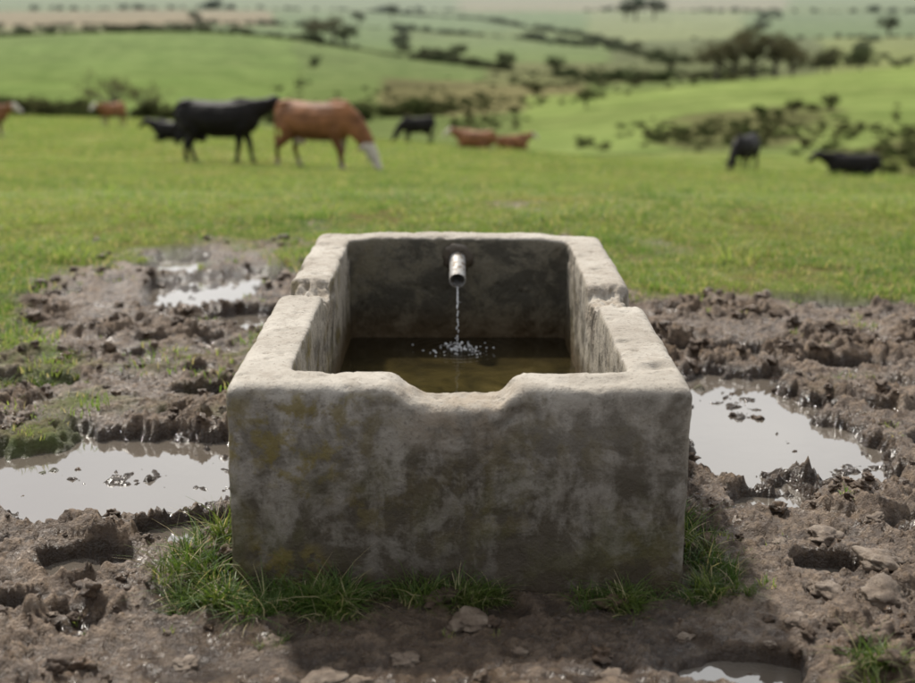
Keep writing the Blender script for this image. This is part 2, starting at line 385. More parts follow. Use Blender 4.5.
q.bsdf(out,c,q.mr(oi,0,1,.22,.7),q.bump(q.noise(70,6,.7,pos),.9,.015)); mclod=m
SL=[bpy.data.objects.new('clod',lump('clod',i+1,mclod,.62,.6)) for i in range(6)]
n=14000; d=np.sqrt(RNG.uniform(2.2**2,7.8**2,n));u=RNG.uniform(-.46,.46,n);x=u*d;y=d+CAMY
z,M,P,_=Hfull(x,y); cl=fbm(x*2.1,y*2.1,3,47)
k=(M>.45)&~intr(x,y)&(RNG.uniform(size=n)<np.clip(.24+cl*1.7,.05,1))&((P<.45)|(RNG.uniform(size=n)<.09))&~((np.abs(x)<.62)&(y<.1)&(RNG.uniform(size=n)<.5))
x,y,z=x[k],y[k],z[k];n=len(x);s=np.clip(np.exp(RNG.normal(-4.55,.6,n)),.003,.036)
scatter('mud_clods',np.stack([x,y,np.where(y<4.6,np.maximum(z,WLV-.004),z)+s*.12],1),s,RNG.uniform(-1,1,(n,3))*np.array([.5,.5,3.14]),RNG.integers(0,6,n),SL)
m,nt,out=newmat('field_stone');q=N(nt);pos=q.n('ShaderNodeNewGeometry').outputs['Position']
c=q.ramp(q.noise(14,8,.7,pos),[(.36,(.080,.052,.032)),(.5,(.155,.112,.076)),(.68,(.28,.225,.17))])
q.bsdf(out,c,.6,q.bump(q.noise(60,8,.7,pos),.9,.012)); mst=m
stones=[(.03,-.17,.050,.5),(-.28,-.42,.060,.6),(-.12,-.33,.035,.5),(.34,-.40,.028,.5),(1.08,.12,.065,.45),(.98,.28,.05,.4),(1.02,-.08,.06,.35),(.9,-.02,.05,.35),
 (1.2,.02,.045,.5),(-.42,-.25,.024,.6),(.52,-.2,.024,.5),(.78,-.2,.03,.4),(-.85,-.05,.03,.5),(.7,-.28,.018,.5),(-.60,-.35,.03,.5),(-.2,-.44,.03,.5),(.14,-.30,.02,.5),(-.95,-.15,.02,.5),(1.15,.4,.03,.5),(.85,.25,.022,.5)]
SSs=[bpy.data.objects.new('stone',lump('stone',20+i,mst,.42,.38,4,.7)) for i in range(6)]
S=np.array(stones); z,_,_,_=Hfull(S[:,0],S[:,1]); n=len(S)
scatter('scattered_stones',np.stack([S[:,0],S[:,1],z-S[:,2]*.08],1),S[:,2],np.stack([RNG.normal(0,.2,n),RNG.normal(0,.2,n),RNG.uniform(0,6,n)],1),np.arange(n)%6,SSs)

# ---------------------------------------------------------------- trough
def emp(name,loc=(0,0,0)):
    e=bpy.data.objects.new(name,None); scene.collection.objects.link(e); e.location=loc; return e
def bake(o,name):
    dg=bpy.context.evaluated_depsgraph_get(); dg.update(); me=bpy.data.meshes.new_from_object(o.evaluated_get(dg)); me.name=name; return me
def boxmesh(x0,x1,y0,y1,z0,z1,bev,seg=3):
    bmm=bmesh.new(); bmesh.ops.create_cube(bmm,size=1)
    for v in bmm.verts: v.co=Vector((x0 if v.co.x<0 else x1,y0 if v.co.y<0 else y1,z0 if v.co.z<0 else z1))
    bmesh.ops.bevel(bmm,geom=bmm.edges[:],offset=bev,segments=seg,profile=.5,affect='EDGES')
    me=bpy.data.meshes.new('b');bmm.to_mesh(me);bmm.free();return me
TW,TL,TH,TT=.556,2.05,.508,.142
oa=addobj('tmpa',boxmesh(-TW,TW,0,TL,-.2,TH,.032,4)); ob=addobj('tmpb',boxmesh(-TW+TT,TW-TT,TT,TL-TT,.03,TH+.4,.02))
md=oa.modifiers.new('b','BOOLEAN');md.operation='DIFFERENCE';md.object=ob;md.solver='EXACT'
md=oa.modifiers.new('r','REMESH');md.mode='VOXEL';md.voxel_size=.0085
md=oa.modifiers.new('s','SMOOTH');md.factor=.5;md.iterations=12
me=bake(oa,'basin')
bpy.data.objects.remove(oa);bpy.data.objects.remove(ob)
nv=len(me.vertices); co=np.empty(nv*3,np.float32);me.vertices.foreach_get('co',co);co=co.reshape(-1,3).astype(float)
no=np.empty(nv*3,np.float32);me.vertices.foreach_get('normal',no);no=no.reshape(-1,3).astype(float)
x,y,z=co[:,0].copy(),co[:,1].copy(),co[:,2].copy()
w=sstep(.30,.50,z)
jag=.02*fbm(x*22,y*22,4,3)
fr=sstep(.30,.16,y)
nd=.050*sstep(-.185,-.075,x+jag)*sstep(.155,.085,x+jag)*(1+.15*fbm(x*30,y*30,3,9))*fr
side=sstep(.30,.40,np.abs(x))*sstep(.25,.35,y)
cl=np.where(x<0,1.07,1.0); hw=np.where(x<0,.15,.17)
yy=y+2.0*jag
sd=.040*sstep(cl-hw,cl-hw+.06,yy)*sstep(cl+hw,cl+hw-.05,yy)*(1+.6*fbm(x*18,y*18,4,12))*side
sd=sd+.010*sstep(cl-.05,cl+.1,yy)*side
z2=z-w*(nd+sd)
pin=.022*sstep(.2,.45,z)*sstep(.004,.03,sd)*sstep(.46,.53,np.abs(x)); xx=x-np.sign(x)*pin
disp=np.zeros(nv)
for i in range(nv):
    p=Vector(co[i]); top=z[i]>.43
    disp[i]=.0045*noise.fractal(p*4.5,1,2,3)+.0016*noise.fractal(p*28,.8,2,4)
    e=noise.noise(p*8+Vector((5,5,5)))
    if e>.28 and top: disp[i]-=(e-.28)*.028
    c2=noise.noise(p*36)
    if c2>.40: disp[i]-=(c2-.40)*(.022 if top else .016)
    c3=noise.noise(p*70+Vector((9,1,3)))
    if c3>.43: disp[i]-=(c3-.43)*.014
crm=w*side*sstep(.01,.03,sd)*.016*fbm(x*35,y*35+z*20,4,15)
co=np.stack([xx,y,z2],1)+no*(disp+crm)[:,None]
me.vertices.foreach_set('co',co.astype(np.float32).ravel())
me.polygons.foreach_set('use_smooth',np.ones(len(me.polygons),bool)); me.update()
fattr(me,'wear',np.clip(w*(nd+sd)*22,0,1))
m,nt,out=newmat('weathered_concrete');q=N(nt)
tc=q.n('ShaderNodeTexCoord').outputs['Object'];sx=q.n('ShaderNodeSeparateXYZ');q.l(tc,sx.inputs[0]);X,Y,Z=sx.outputs
gn=q.n('ShaderNodeNewGeometry');sn=q.n('ShaderNodeSeparateXYZ');q.l(gn.outputs['Normal'],sn.inputs[0]);up=q.mr(sn.outputs[2],.25,.80)
n1=q.noise(3.2,9,.62,tc);n2=q.noise(17,8,.66,tc);n3=q.noise(90,5,.6,tc);n4=q.noise(240,2,.5,tc);n5=q.noise(7,8,.7,tc,.4)
streak=q.noise(1,8,.65,q.scalevec(tc,(8,8,1.9)))
base=q.ramp(n1,[(.28,(.275,.243,.200)),(.5,(.37,.335,.285)),(.72,(.46,.425,.37))])
base=q.mix(q.math('MULTIPLY',q.mr(n2,.48,.64),.40),base,(.21,.178,.14))
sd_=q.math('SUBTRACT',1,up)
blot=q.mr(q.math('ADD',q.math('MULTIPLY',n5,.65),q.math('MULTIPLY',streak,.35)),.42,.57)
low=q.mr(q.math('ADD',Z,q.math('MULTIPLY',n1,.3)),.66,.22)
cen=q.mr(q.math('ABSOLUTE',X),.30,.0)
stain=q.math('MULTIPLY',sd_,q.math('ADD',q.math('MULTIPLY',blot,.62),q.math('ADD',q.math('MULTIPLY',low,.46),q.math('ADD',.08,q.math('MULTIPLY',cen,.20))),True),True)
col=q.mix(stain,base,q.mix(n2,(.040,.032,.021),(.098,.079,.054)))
pal=q.math('MULTIPLY',q.math('MULTIPLY',q.mr(q.noise(5.5,9,.75,q.scalevec(tc,(1.1,1,.8))),.52,.64),sd_),q.mr(Z,.0,.3))
col=q.mix(q.math('MULTIPLY',pal,.50),col,(.34,.305,.25))
ylw=q.math('MULTIPLY',q.math('MULTIPLY',q.mr(q.math('ADD',n2,q.math('MULTIPLY',n5,.35)),.63,.76),q.mr(q.noise(2.6,3,.5,q.scalevec(tc,(1,1,1.4)),.3),.42,.56)),sd_)
ylx=q.math('ADD',.25,q.mr(X,-.15,-.42),True)
col=q.mix(q.math('MULTIPLY',q.math('MULTIPLY',ylw,ylx),.58),col,(.185,.140,.020))
grn=q.math('MULTIPLY',q.mr(q.noise(4.7,6,.65,tc),.46,.62),q.mr(Z,.50,.1))
col=q.mix(q.math('MULTIPLY',q.math('MULTIPLY',grn,sd_),.42),col,(.085,.080,.024))
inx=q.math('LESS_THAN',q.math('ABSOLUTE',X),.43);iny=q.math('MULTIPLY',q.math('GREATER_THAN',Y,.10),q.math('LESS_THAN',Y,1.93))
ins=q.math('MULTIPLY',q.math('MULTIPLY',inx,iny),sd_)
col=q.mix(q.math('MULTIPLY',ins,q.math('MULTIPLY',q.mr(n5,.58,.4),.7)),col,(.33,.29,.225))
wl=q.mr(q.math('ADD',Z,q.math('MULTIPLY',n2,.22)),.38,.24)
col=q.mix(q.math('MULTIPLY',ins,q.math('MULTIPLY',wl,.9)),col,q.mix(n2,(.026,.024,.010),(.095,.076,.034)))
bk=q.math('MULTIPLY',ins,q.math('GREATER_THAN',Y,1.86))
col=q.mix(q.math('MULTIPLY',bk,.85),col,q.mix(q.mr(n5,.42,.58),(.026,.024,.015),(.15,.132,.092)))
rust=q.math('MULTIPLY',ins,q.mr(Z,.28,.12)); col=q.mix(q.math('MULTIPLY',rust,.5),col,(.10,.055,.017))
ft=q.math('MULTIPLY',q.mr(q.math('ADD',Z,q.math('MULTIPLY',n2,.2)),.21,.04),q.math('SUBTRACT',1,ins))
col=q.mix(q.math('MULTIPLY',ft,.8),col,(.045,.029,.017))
wr=q.math('MULTIPLY',q.attr('wear').outputs['Fac'],q.mr(n2,.35,.6)); col=q.mix(q.math('MULTIPLY',wr,.6),col,(.27,.215,.155))
col=q.mix(q.math('MULTIPLY',q.mr(n3,.56,.68),.5),col,(.080,.062,.044))
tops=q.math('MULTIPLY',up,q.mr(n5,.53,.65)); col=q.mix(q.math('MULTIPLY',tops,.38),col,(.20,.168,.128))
hh=q.math('ADD',q.math('MULTIPLY',n2,1.0),q.math('ADD',q.math('MULTIPLY',n3,.5),q.math('MULTIPLY',n4,.25)))
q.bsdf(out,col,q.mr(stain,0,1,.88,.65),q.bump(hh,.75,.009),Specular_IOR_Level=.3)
tr=emp('water_trough')
bs=addobj('basin',me,m,tr); bs.rotation_euler=(0,math.radians(.55),0)
SPX,SPY,WZ=.003,1.70,.115
xs=np.linspace(-.43,.43,170);ys=np.linspace(.11,1.94,360)
m,nt,out=newmat('trough_water');q=N(nt);pos=q.n('ShaderNodeNewGeometry').outputs['Position']
c=q.ramp(q.noise(6,6,.6,pos,.5),[(.35,(.022,.018,.006)),(.55,(.060,.046,.014)),(.75,(.11,.085,.032))])
sp=q.n('ShaderNodeSeparateXYZ');q.l(pos,sp.inputs[0]); c=q.mix(q.mr(sp.outputs[1],1.1,1.85),c,(.016,.012,.006))
q.bsdf(out,c,.03,q.bump(q.noise(30,3,.5,pos),.05,.01),IOR=1.4); mwat=m
def lathe(name,prof,seg=32):
    V=[];Fs=[]
    for a in range(seg):
        t=a/seg*2*math.pi
        for (l,r_) in prof: V.append((r_*math.cos(t),r_*math.sin(t),l))
    k=len(prof)
    for a in range(seg):
        b=(a+1)%seg
        for i in range(k-1): Fs.append((a*k+i,b*k+i,b*k+i+1,a*k+i+1))
    return mesh_np(name,V,Fs)
m,nt,out=newmat('galvanised_pipe');q=N(nt);tc=q.n('ShaderNodeTexCoord').outputs['Object']
c=q.mix(q.mr(q.noise(40,5,.6,tc),.45,.65),(.38,.37,.35),(.17,.13,.09))
q.bsdf(out,c,q.mr(q.noise(25,4,.5,tc),.3,.7,.48,.7),q.bump(q.noise(60,4,.6,tc),.2,.003),Metallic=.3)
L=.175
me=lathe('spout_pipe',[(-.05,.0305),(L*.2,.0305),(L-.003,.0305),(L,.0295),(L,.0272),(L-.003,.0265),(.02,.0265),(.0,.0)])
pd=Vector((0,-math.cos(math.radians(16)),-math.sin(math.radians(16))))
sp_=addobj('spout_pipe',me,m,tr,loc=(0,TL-TT+.0,.425)); sp_.rotation_euler=pd.to_track_quat('Z','Y').to_euler()
md=sp_.modifiers.new('e','EDGE_SPLIT');md.split_angle=math.radians(50)
cm=bpy.data.materials['weathered_concrete']
me=lathe('pipe_mortar_collar',[(-.03,.060),(-.002,.058),(.003,.050),(.006,.040),(.007,.029)],40)
for v in me.vertices: v.co*=1+.25*noise.noise(v.co*40)
o=addobj('pipe_mortar_collar',me,cm,tr,loc=(0,TL-TT-.004,.425)); o.rotation_euler=(math.radians(90),0,0)
end=Vector((0,TL-TT,.425))+pd*L
m,nt,out=newmat('falling_water');q=N(nt)
p=q.bsdf(out,(.98,.99,1.),.08,None,IOR=1.33,Transmission_Weight=.15)
bmm=bmesh.new()
def drop(x,y,z,r,st=1.0,sub=2):
    g=bmesh.ops.create_icosphere(bmm,subdivisions=sub,radius=r)
    for v in g['verts']: v.co=Vector((v.co.x+x,v.co.y+y,v.co.z*st+z))
zt=end.z-.026; z=zt; y0=end.y
while z>WZ:
    t=math.sqrt(max(0,zt-z)*2/9.8); yq=y0-.10*t; f=(zt-z)/(zt-WZ)
    r_=random.uniform(.0020,.0040)*(1-.2*f); st=random.uniform(1.2,3.0)
    drop(random.gauss(0,.0005+.0014*f),yq+random.gauss(0,.001),z,r_,st)
    if random.random()<.12: drop(random.gauss(0,.004),yq,z,.0013)
    z-=r_*st*(1.2 if f<.3 else random.uniform(1.3,3.2))
SPY2=y0-.10*math.sqrt((zt-WZ)*2/9.8)
for i in range(75):
    a=random.uniform(0,6.28);rr=abs(random.gauss(0,.045))+.006
    drop(rr*math.cos(a)*1.4,SPY2+rr*math.sin(a)*.8,WZ+abs(random.gauss(0,.014)),random.uniform(.0014,.0048),random.uniform(.6,1.2),2)
for i in range(30):
    a=random.uniform(0,6.28);rr=.070+random.gauss(0,.016)
    drop(rr*math.cos(a)*1.15,SPY2+rr*math.sin(a),WZ+.001,random.uniform(.0018,.0050),.6,2)
me=bpy.data.meshes.new('water_stream');bmm.to_mesh(me);bmm.free()
for p_ in me.polygons:p_.use_smooth=True
addobj('water_stream',me,m,tr)
XX,YY=np.meshgrid(xs,ys,indexing='ij');r=np.hypot(XX-SPX,YY-SPY2)
ZZ=WZ+.0022*np.cos(r*150)*np.exp(-r*7)*sstep(0,.02,r)+.0012*fbm(XX*9,YY*9,3,5)
id2=np.arange(XX.size).reshape(XX.shape)
Fq=np.stack([id2[:-1,:-1],id2[1:,:-1],id2[1:,1:],id2[:-1,1:]],-1).reshape(-1,4)
me=mesh_np('trough_water',np.stack([XX.ravel(),YY.ravel(),ZZ.ravel()],1),Fq)
addobj('trough_water',me,mwat,tr)

# ---------------------------------------------------------------- cattle
def loftV(secs,seg=14):
    V=[];Fs=[];n=len(secs); P=[Vector(s[:3]) for s in secs]
    for i,s in enumerate(secs):
        T_=(P[min(i+1,n-1)]-P[max(i-1,0)]).normalized()
        ref=Vector((0,1,0)) if abs(T_.y)<.8 else Vector((1,0,0))
        S_=(ref-T_*ref.dot(T_)).normalized();U_=T_.cross(S_)
        for k in range(seg):
            a=k/seg*2*math.pi; V.append(P[i]+S_*math.cos(a)*s[3]+U_*math.sin(a)*s[4])
    for i in range(n-1):
        for k in range(seg):
            k2=(k+1)%seg; Fs.append((i*seg+k,i*seg+k2,(i+1)*seg+k2,(i+1)*seg+k))
    Fs.append(tuple(range(seg))[::-1]);Fs.append(tuple((n-1)*seg+k for k in range(seg)))
    return V,Fs
def cow(name,coat,pose,x,y,yaw,scale,swing=(0,0,0,0),turn=0):
    parts=[]; lie=pose=='lie'; dz=-.50 if lie else 0
    A=lambda s:parts.append(loftV(s))
    A([(-.99,0,1.14+dz,.07,.10),(-.93,0,1.12+dz,.19,.22),(-.78,0,1.07+dz,.27,.31),(-.5,0,1.03+dz,.31,.35),(-.15,0,.985+dz,.37,.395),(.2,0,.98+dz,.36,.40),(.48,0,1.02+dz,.30,.38),(.68,0,1.06+dz,.23,.33),(.82,0,1.07+dz,.15,.22),(.86,0,1.07+dz,.06,.10)])
    A([(-.90,0,1.29+dz,.15,.08),(-.74,0,1.35+dz,.17,.06),(-.5,0,1.33+dz,.10,.05),(.1,0,1.32+dz,.08,.05),(.45,0,1.40+dz,.07,.06),(.7,0,1.34+dz,.07,.08)])
    def Yt(s):
        r=[]
        for a in s:
            t=min(1,max(0,(a[0]-.6)/.5))*turn; px=a[0]-.6; r.append((.6+px*math.cos(t)-a[1]*math.sin(t),px*math.sin(t)+a[1]*math.cos(t),)+a[2:])
        return r
    if pose=='graze':
        A(Yt([(.55,0,1.12,.2,.30),(.80,0,.98,.17,.25),(1.0,0,.78,.135,.20),(1.14,0,.57,.115,.155),(1.20,0,.46,.10,.12)]))
        A(Yt([(1.13,0,.56,.08,.08),(1.18,0,.50,.115,.13),(1.25,0,.37,.105,.12),(1.33,0,.22,.078,.088),(1.39,0,.11,.074,.075),(1.41,0,.06,.05,.05)]))
        ear=(1.12,.53)
    else:
        A(Yt([(.5,0,1.12+dz,.2,.30),(.78,0,1.19+dz,.16,.245),(.98,0,1.27+dz,.13,.185),(1.12,0,1.33+dz,.11,.14)]))
        A(Yt([(1.05,0,1.40+dz,.08,.08),(1.13,0,1.38+dz,.115,.135),(1.26,0,1.30+dz,.105,.125),(1.40,0,1.19+dz,.078,.09),(1.50,0,1.11+dz,.074,.078),(1.54,0,1.08+dz,.05,.05)]))
        ear=(1.08,1.40+dz)
    for sgn in(-1,1):
        A(Yt([(ear[0],sgn*.08,ear[1],.03,.03),(ear[0]-.02,sgn*.17,ear[1]+.01,.035,.055),(ear[0]-.04,sgn*.25,ear[1]-.02,.03,.045),(ear[0]-.05,sgn*.29,ear[1]-.04,.015,.02)]))
    if not lie:
        k=0
        for sgn in(-1,1):
            w_=swing[k];k+=1
            A([(-.70,sgn*.15,1.06,.13,.24),(-.66,sgn*.19,.86,.125,.20),(-.60+.3*w_,sgn*.19,.70,.10,.145),(-.74+.7*w_,sgn*.17,.54,.06,.085),(-.82+.9*w_,sgn*.16,.44,.050,.066),(-.79+1.1*w_,sgn*.16,.27,.042,.046),(-.77+1.3*w_,sgn*.16,.12,.046,.050),(-.74+1.35*w_,sgn*.16,.06,.050,.062),(-.73+1.35*w_,sgn*.16,.0,.054,.072)])
        for sgn in(-1,1):
            w_=swing[k];k+=1
            A([(.52,sgn*.15,1.05,.12,.20),(.50,sgn*.19,.84,.11,.15),(.46+.2*w_,sgn*.18,.66,.08,.105),(.50+.6*w_,sgn*.165,.46,.052,.064),(.50+.75*w_,sgn*.16,.38,.052,.06),(.50+.95*w_,sgn*.16,.25,.040,.044),(.50+1.15*w_,sgn*.16,.12,.045,.048),(.53+1.2*w_,sgn*.16,.06,.050,.060),(.54+1.2*w_,sgn*.16,.0,.054,.07)])
        A([(-.62,0,.70,.10,.10),(-.5,0,.60,.13,.12),(-.36,0,.60,.10,.09)])
        A([(-.96,0,1.30,.035,.035),(-1.03,0,1.20,.03,.03),(-1.05,0,.95,.026,.026),(-1.04,0,.70,.028,.028),(-1.03,0,.56,.05,.05),(-1.03,0,.42,.03,.03)])
    else:
        for sgn in(-1,1):
            A([(-.62,sgn*.22,.45,.15,.24),(-.42,sgn*.34,.22,.11,.15),(-.22,sgn*.38,.10,.07,.08),(-.5,sgn*.40,.06,.05,.05),(-.72,sgn*.40,.05,.05,.05)])
            A([(.50,sgn*.18,.42,.12,.16),(.55,sgn*.22,.20,.09,.1),(.82,sgn*.20,.09,.06,.06),(.62,sgn*.20,.05,.045,.045),(.45,sgn*.22,.05,.045,.045)])
        A([(-.96,0,.75,.035,.035),(-1.05,0,.45,.03,.03),(-1.02,.1,.10,.04,.04)])
    V=[];Fs=[]
    for v,f in parts:
        b=len(V);V+=v;Fs+=[tuple(i+b for i in t) for t in f]
    me=bpy.data.meshes.new(name);me.from_pydata([tuple(v) for v in V],[],Fs);me.update()
    bmm=bmesh.new();bmm.from_mesh(me);bmesh.ops.recalc_face_normals(bmm,faces=bmm.faces[:]);bmm.to_mesh(me);bmm.free()
    o=addobj('tmpc',me);md=o.modifiers.new('r','REMESH');md.mode='VOXEL';md.voxel_size=.02
    md=o.modifiers.new('s','SMOOTH');md.factor=.5;md.iterations=4
    me2=bake(o,name);bpy.data.objects.remove(o)
    n=len(me2.vertices);c=np.empty(n*3,np.float32);me2.vertices.foreach_get('co',c);c=c.reshape(-1,3).astype(float)
    X_,Y_,Z_=c[:,0].copy(),c[:,1].copy(),c[:,2].copy()
    rl=np.array([noise.fractal(Vector(p)*3.5+Vector((scale*30,0,0)),1,2,3) for p in c])
    no_=np.empty(n*3,np.float32);me2.vertices.foreach_get('normal',no_);no_=no_.reshape(-1,3)
    if coat=='black': K=np.tile([.011,.009,.008],(n,1))*(1+.5*rl[:,None]); K=np.maximum(K,.005)
    else:
        K=np.tile(np.array(coat),(n,1))*(1+.6*rl[:,None])
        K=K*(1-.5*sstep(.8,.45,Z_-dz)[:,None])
        a=turn; xr=.6+(X_-.6)*math.cos(a)+Y_*math.sin(a)
        hx=(xr>1.14) if pose!='graze' else (xr>1.10)&(Z_<.62)
        hx=hx.astype(float)[:,None]
        W_=np.array([.52,.47,.40]);K=K*(1-hx)+W_*hx
        if not lie:
            so=(sstep(.22,.16,Z_)*(X_<.95)*.5+ sstep(.66,.60,Z_+.05*rl)*(np.abs(Y_)<.14)*(X_>-.5)*(X_<.7))[:,None].clip(0,1)
            K=K*(1-so*.8)+W_*so*.8
            hf=((Z_<.07)&(X_<.95))[:,None]; K=np.where(hf,.03,K)
        else:
            so=(sstep(.16,.10,Z_))[:,None];K=K*(1-so*.6)+W_*so*.6
    c=c+no_*(rl*.016)[:,None]
    me2.vertices.foreach_set('co',c.astype(np.float32).ravel())
    K=np.clip(K,.004,.9); cattr(me2,'coat',K)
    me2.polygons.foreach_set('use_smooth',np.ones(len(me2.polygons),bool))
    o=addobj(name,me2,MC); gzv=float(Hfull(np.array([x]),np.array([y]))[0][0])
    o.location=(x,y,gzv-.01);o.scale=(scale,)*3;o.rotation_euler=(0,0,yaw);return o
m,nt,out=newmat('cattle_coat');q=N(nt);tc=q.n('ShaderNodeTexCoord').outputs['Object']
q.bsdf(out,q.attr('coat').outputs['Color'],.6,q.bump(q.noise(60,4,.6,tc),.4,.01),Specular_IOR_Level=.15);MC=m
BR=(.215,.095,.042)
R=math.radians
def at(u,d): return u*d,d+CAMY
def cw(name,coat,pose,u,d,yaw,s,**k):
    x,y=at(u,d); return cow(name,coat,pose,x,y,R(yaw),s,**k)
cw('black_cow','black','stand',-.184,27.5,-10,1.0,swing=(.16,-.10,-.12,.10),turn=.25)
cw('brown_hereford_cow',BR,'graze',-.108,26,-26,1.0,swing=(-.12,.12,.12,-.10))
cw('brown_hereford_cow',BR,'stand',-.366,52,10,.95,turn=-.3)
cw('brown_hereford_cow',BR,'stand',-.269,74,-125,1.0)
cw('black_cow','black','graze',-.032,62,205,.95)
cw('black_cow','black','lie',-.222,50,170,.92)
cw('brown_hereford_cow',BR,'lie',.014,54,160,.95)
cw('brown_hereford_cow',BR,'lie',.044,60,30,.90)
cw('black_cow','black','graze',.225,44,235,.95)
cw('black_cow','black','lie',.310,43,170,.95)

# ---------------------------------------------------------------- shrubs, hedges, trees
def leafmat(name,c1,c2):
    m,nt,out=newmat(name);q=N(nt);oi=q.n('ShaderNodeObjectInfo').outputs['Random'];pos=q.n('ShaderNodeNewGeometry').outputs['Position']
    c=q.mix(q.mr(q.noise(.6,4,.6,pos),.35,.65),c1,c2); c=q.mix(q.math('MULTIPLY',oi,.5),c,(.10,.078,.042))
    s=q.n('ShaderNodeSeparateXYZ');q.l(pos,s.inputs[0]); c=q.mix(q.mr(s.outputs[1],300,1900,0,.68,False),c,(.25,.285,.275))  # far foliage colour blended towards a painted haze tone along world Y
    d=q.n('ShaderNodeBsdfDiffuse');t=q.n('ShaderNodeBsdfTranslucent');q.l(c,d.inputs[0]);q.l(c,t.inputs[0])
    mx=q.n('ShaderNodeMixShader');mx.inputs[0].default_value=.35;q.l(d.outputs[0],mx.inputs[1]);q.l(t.outputs[0],mx.inputs[2]);q.l(mx.outputs[0],out.inputs[0]);return m
def leaves(V,Fs,c,r,n,s,rg):
    for i in range(n):
        d=rg.normal(size=3);d/=np.linalg.norm(d); p=c+d*r*(rg.uniform()**.4)
        a=rg.normal(size=3);a/=np.linalg.norm(a);b=np.cross(a,rg.normal(size=3));b/=np.linalg.norm(b)
        ss=s*rg.uniform(.6,1.4);k=len(V);V+= [p-a*ss,p+b*ss*.6,p+a*ss,p-b*ss*.6];Fs.append((k,k+1,k+2,k+3))
def bush(name,seed,mat):
    rg=np.random.default_rng(seed);V=[];Fs=[]
    for i in range(9):
        a=rg.uniform(0,6.28);rr=rg.uniform(0,.75);c=np.array([rr*math.cos(a),rr*math.sin(a),rg.uniform(.12,.55)])
        leaves(V,Fs,c,np.array([.36,.36,.28])*rg.uniform(.6,1.2),90,.06,rg)
    me=mesh_np(name,V,Fs,False);me.materials.append(mat);return bpy.data.objects.new(name,me)
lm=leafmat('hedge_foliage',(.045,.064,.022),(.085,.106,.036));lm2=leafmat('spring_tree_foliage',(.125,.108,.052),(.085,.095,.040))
SBs=[bush('shrub',i,lm) for i in range(5)]
P=[];S_=[]
def row(pts,step,s0,s1,gap=.08,jit=.8):
    for (u0,d0),(u1,d1) in zip(pts[:-1],pts[1:]):
        a=np.array([u0*d0,d0+CAMY]);b=np.array([u1*d1,d1+CAMY]);L_=np.linalg.norm(b-a)
        ph=RNG.uniform(0,50)
        for i in range(int(L_/step)):
            if RNG.uniform()<gap: continue
            wv=.75+.5*math.sin(i*step*.045+ph)*math.sin(i*step*.017+ph*2)
            p=a+(b-a)*(i+RNG.uniform())/max(1,int(L_/step))+RNG.normal(0,jit,2)+np.array([0,4*math.sin(i*step*.02+ph)]);P.append(p);S_.append(RNG.uniform(s0,s1)*wv*(1.8 if RNG.uniform()<.10 else 1))
row([(-.55,262),(-.36,250),(-.25,240),(-.13,232),(-.02,260)],1.5,2.4,5.0,.06,1.8)
row([(-.55,600),(-.36,607),(-.22,612),(-.1,600),(.0,530),(.08,455),(.16,400)],1.8,2.6,4.8,.03,1.6)
row([(-.10,600),(-.115,450),(-.128,330),(-.13,250)],4.5,.8,1.8,.35,2)
row([(-.45,1000),(-.2,1010),(-.05,1050),(.05,900),(.12,700),(.17,520)],3,2.8,5.4,.06,3)
row([(-.22,610),(-.23,800),(-.24,1000)],4,2,4,.2,2)
row([(-.07,1550),(.02,1300),(.1,900),(.14,620)],3.6,3,5.5,.08,3)
row([(-.04,600),(-.045,800),(-.04,1040)],4,2,4,.2,2)
row([(.1,1600),(.2,1500),(.45,1350)],5,4,8,.1,5)
row([(.18,800),(.3,790),(.5,760)],4,2.5,5,.1,3);row([(.22,800),(.24,1400)],8,3,6,.2,4);row([(.32,790),(.30,500)],5,2,4,.2,2)
row([(.26,470),(.32,480),(.5,450)],3,2,4,.1,2);row([(-.5,1500),(-.2,1560),(.0,1620)],7,5,9,.15,6)
row([(.06,262),(.14,270),(.22,285),(.3,290)],2.6,.8,1.8,.5)
row([(.14,178),(.17,175),(.20,182),(.24,176),(.285,184)],2.0,.8,2.0,.4,2.6)
row([(.11,150),(.15,150),(.2,146)],2.4,.5,1.1,.6,3)
def patchb(n,uc,dc,ru,rd,s0,s1):
    for i in range(n):
        r1,r2=RNG.normal(0,.5,2);u=uc+ru*r1;d=dc+rd*r2
        P.append(np.array([u*d,d+CAMY]));S_.append(RNG.uniform(s0,s1)*RNG.uniform(.5,1))
patchb(230,.215,158,.095,24,.4,1.4);patchb(280,.42,122,.12,24,.4,1.5);patchb(80,.33,150,.06,16,.4,1.1)
patchb(90,.01,320,.08,60,.8,2.2);patchb(90,.11,430,.08,60,1.2,3);patchb(80,.2,440,.05,40,2,4);patchb(26,-.30,245,.02,12,2,3.5);patchb(30,-.2,242,.015,8,1.5,3)
patchb(40,.02,225,.03,25,.6,1.6);patchb(60,.0,275,.04,25,.8,1.8);patchb(60,.40,520,.1,60,2,4)
P=np.array(P);S_=np.array(S_);z,_,_,_=Hfull(P[:,0],P[:,1]);n=len(P)
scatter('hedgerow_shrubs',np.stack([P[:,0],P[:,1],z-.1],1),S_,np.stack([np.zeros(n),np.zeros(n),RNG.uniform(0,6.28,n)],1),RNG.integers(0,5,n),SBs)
m,nt,out=newmat('bark');q=N(nt);tc=q.n('ShaderNodeTexCoord').outputs['Object'];q.bsdf(out,q.ramp(q.noise(6,6,.6,tc),[(.3,(.05,.04,.03)),(.7,(.13,.11,.085))]),.9);bark=m
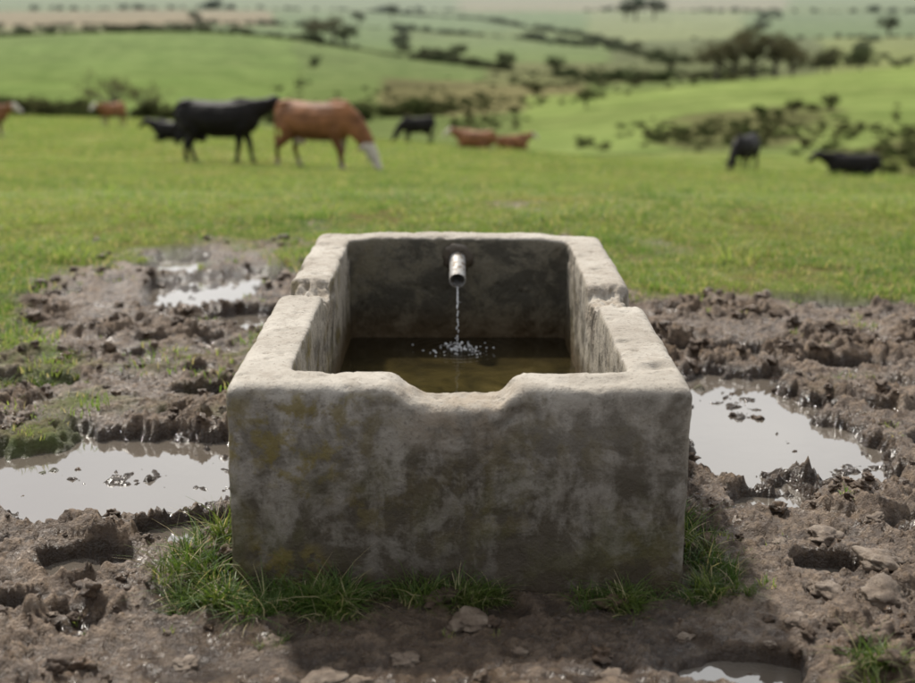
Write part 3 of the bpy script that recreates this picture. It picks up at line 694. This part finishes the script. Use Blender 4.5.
def treemesh(name,seed,dens,lmat):
    rg=np.random.default_rng(seed);V=[];Fs=[]
    def tube(p0,p1,r0,r1,sg=6):
        k=len(V);ax=p1-p0;ax/=np.linalg.norm(ax);a=np.cross(ax,[.3,.9,.2]);a/=np.linalg.norm(a);b=np.cross(ax,a)
        for p,r in((p0,r0),(p1,r1)):
            for i in range(sg):
                t=i/sg*6.283;V.append(p+a*math.cos(t)*r+b*math.sin(t)*r)
        for i in range(sg): j=(i+1)%sg;Fs.append((k+i,k+j,k+sg+j,k+sg+i))
    top=np.array([0,0,.38]);tube(np.array([0,0,-.03]),np.array([0,0,.2]),.035,.028);tube(np.array([0,0,.2]),top,.028,.022)
    ends=[]
    for i in range(9):
        a=i*2.4+rg.uniform(-.3,.3);el=rg.uniform(.35,1.3);L_=rg.uniform(.25,.42);p0=np.array([0,0,rg.uniform(.2,.38)])
        p1=p0+np.array([math.cos(a)*math.cos(el),math.sin(a)*math.cos(el),math.sin(el)])*L_;tube(p0,p1,.016,.008)
        for j in range(3):
            p2=p1+rg.normal(size=3)*.09+np.array([0,0,.05]);tube(p1,p2,.007,.003,4);ends.append(p2)
        ends.append(p1)
    nt_=len(Fs)
    for e in ends: leaves(V,Fs,e,np.array([.11,.11,.085])*rg.uniform(.6,1.3),dens,.016,rg)
    me=mesh_np(name,V,Fs,False);me.materials.append(bark);me.materials.append(lmat)
    mi=np.zeros(len(Fs),np.int32);mi[nt_:]=1;me.polygons.foreach_set('material_index',mi);return me
TM=[treemesh('tree_a',1,110,lm),treemesh('tree_b',2,80,lm2),treemesh('tree_c',3,30,lm2),treemesh('tree_d',4,120,lm)]
def tree(name,u,d,h,k):
    x,y=at(u,d);o=addobj(name,TM[k]);z=float(Hfull(np.array([x]),np.array([y]))[0][0]);o.location=(x,y,z-.2);o.scale=(h*1.35,h*1.35,h*1.1);o.rotation_euler=(0,0,random.uniform(0,6))
for u,d,h,k in [(.200,400,13,1),(.213,402,15,1),(.228,405,17,1),(.245,400,15,1),(.258,410,11,1),(.285,430,10,0),(.31,440,9,0),(.136,1250,26,0),(.15,1260,22,3),(.128,1255,18,0),
    (-.268,236,9,2),(-.245,238,7,2),(-.095,590,14,1),(-.085,585,11,0),(-.11,600,12,1),(.00,540,9,0),(.036,490,8,3),(.075,455,8,0),(.10,240,4.5,0),(-.05,1300,16,3),(-.2,1020,12,0),(.33,800,15,0),(.38,790,14,3),(.06,300,5,3),(.29,182,3.2,3),(.262,180,3,0),(-.075,1100,14,0)]:
    tree('oak_tree' if k in(0,3) else 'ash_tree',u,d,h,k)

# ---------------------------------------------------------------- light, sky, camera
EL,AZ=R(49),R(-28)
wd=bpy.data.worlds.new('World');scene.world=wd;wd.use_nodes=True;nt=wd.node_tree;nt.nodes.clear();q=N(nt)
sk=q.n('ShaderNodeTexSky');sk.sky_type='NISHITA';sk.sun_disc=False;sk.sun_elevation=EL;sk.sun_rotation=AZ;sk.dust_density=2.5;sk.air_density=1.;sk.ozone_density=1.
hs=q.n('ShaderNodeHueSaturation');hs.inputs['Saturation'].default_value=.7;q.l(sk.outputs[0],hs.inputs['Color'])
gc=q.n('ShaderNodeTexCoord').outputs['Generated']
cl=q.mr(q.noise(2.2,6,.55,q.scalevec(gc,(1,1,2.2))),.30,.62,.40,.92)
sy=q.n('ShaderNodeSeparateXYZ');q.l(gc,sy.inputs[0])
wh=q.mix(q.mr(sy.outputs[1],-.6,1.),(6.0,6.2,6.6),(13.5,13.5,13.3))
skc=q.mix(cl,hs.outputs[0],wh)
bg=q.n('ShaderNodeBackground');bg.inputs[1].default_value=.13;q.l(skc,bg.inputs[0]);ow=q.n('ShaderNodeOutputWorld');q.l(bg.outputs[0],ow.inputs[0])
sl=bpy.data.lights.new('sun','SUN');sl.energy=5.0;sl.angle=R(3);sl.color=(1,.95,.87)
so=bpy.data.objects.new('sun',sl);scene.collection.objects.link(so)
sv=Vector((math.sin(AZ)*math.cos(EL),math.cos(AZ)*math.cos(EL),math.sin(EL)));so.rotation_euler=sv.to_track_quat('Z','Y').to_euler();so.location=(0,0,50)
cam=bpy.data.cameras.new('camera');co_=bpy.data.objects.new('camera',cam);scene.collection.objects.link(co_);scene.camera=co_
co_.location=(0,CAMY,CAMZ);co_.rotation_euler=(R(90-15.3),0,0);cam.lens=50;cam.sensor_width=36;cam.clip_end=9000;cam.clip_start=.05
cam.dof.use_dof=True;cam.dof.focus_distance=3.5;cam.dof.aperture_fstop=2.0
scene.view_settings.view_transform='Standard';scene.view_settings.look='None';scene.view_settings.exposure=0
print('VERTS',nr_,nc_)
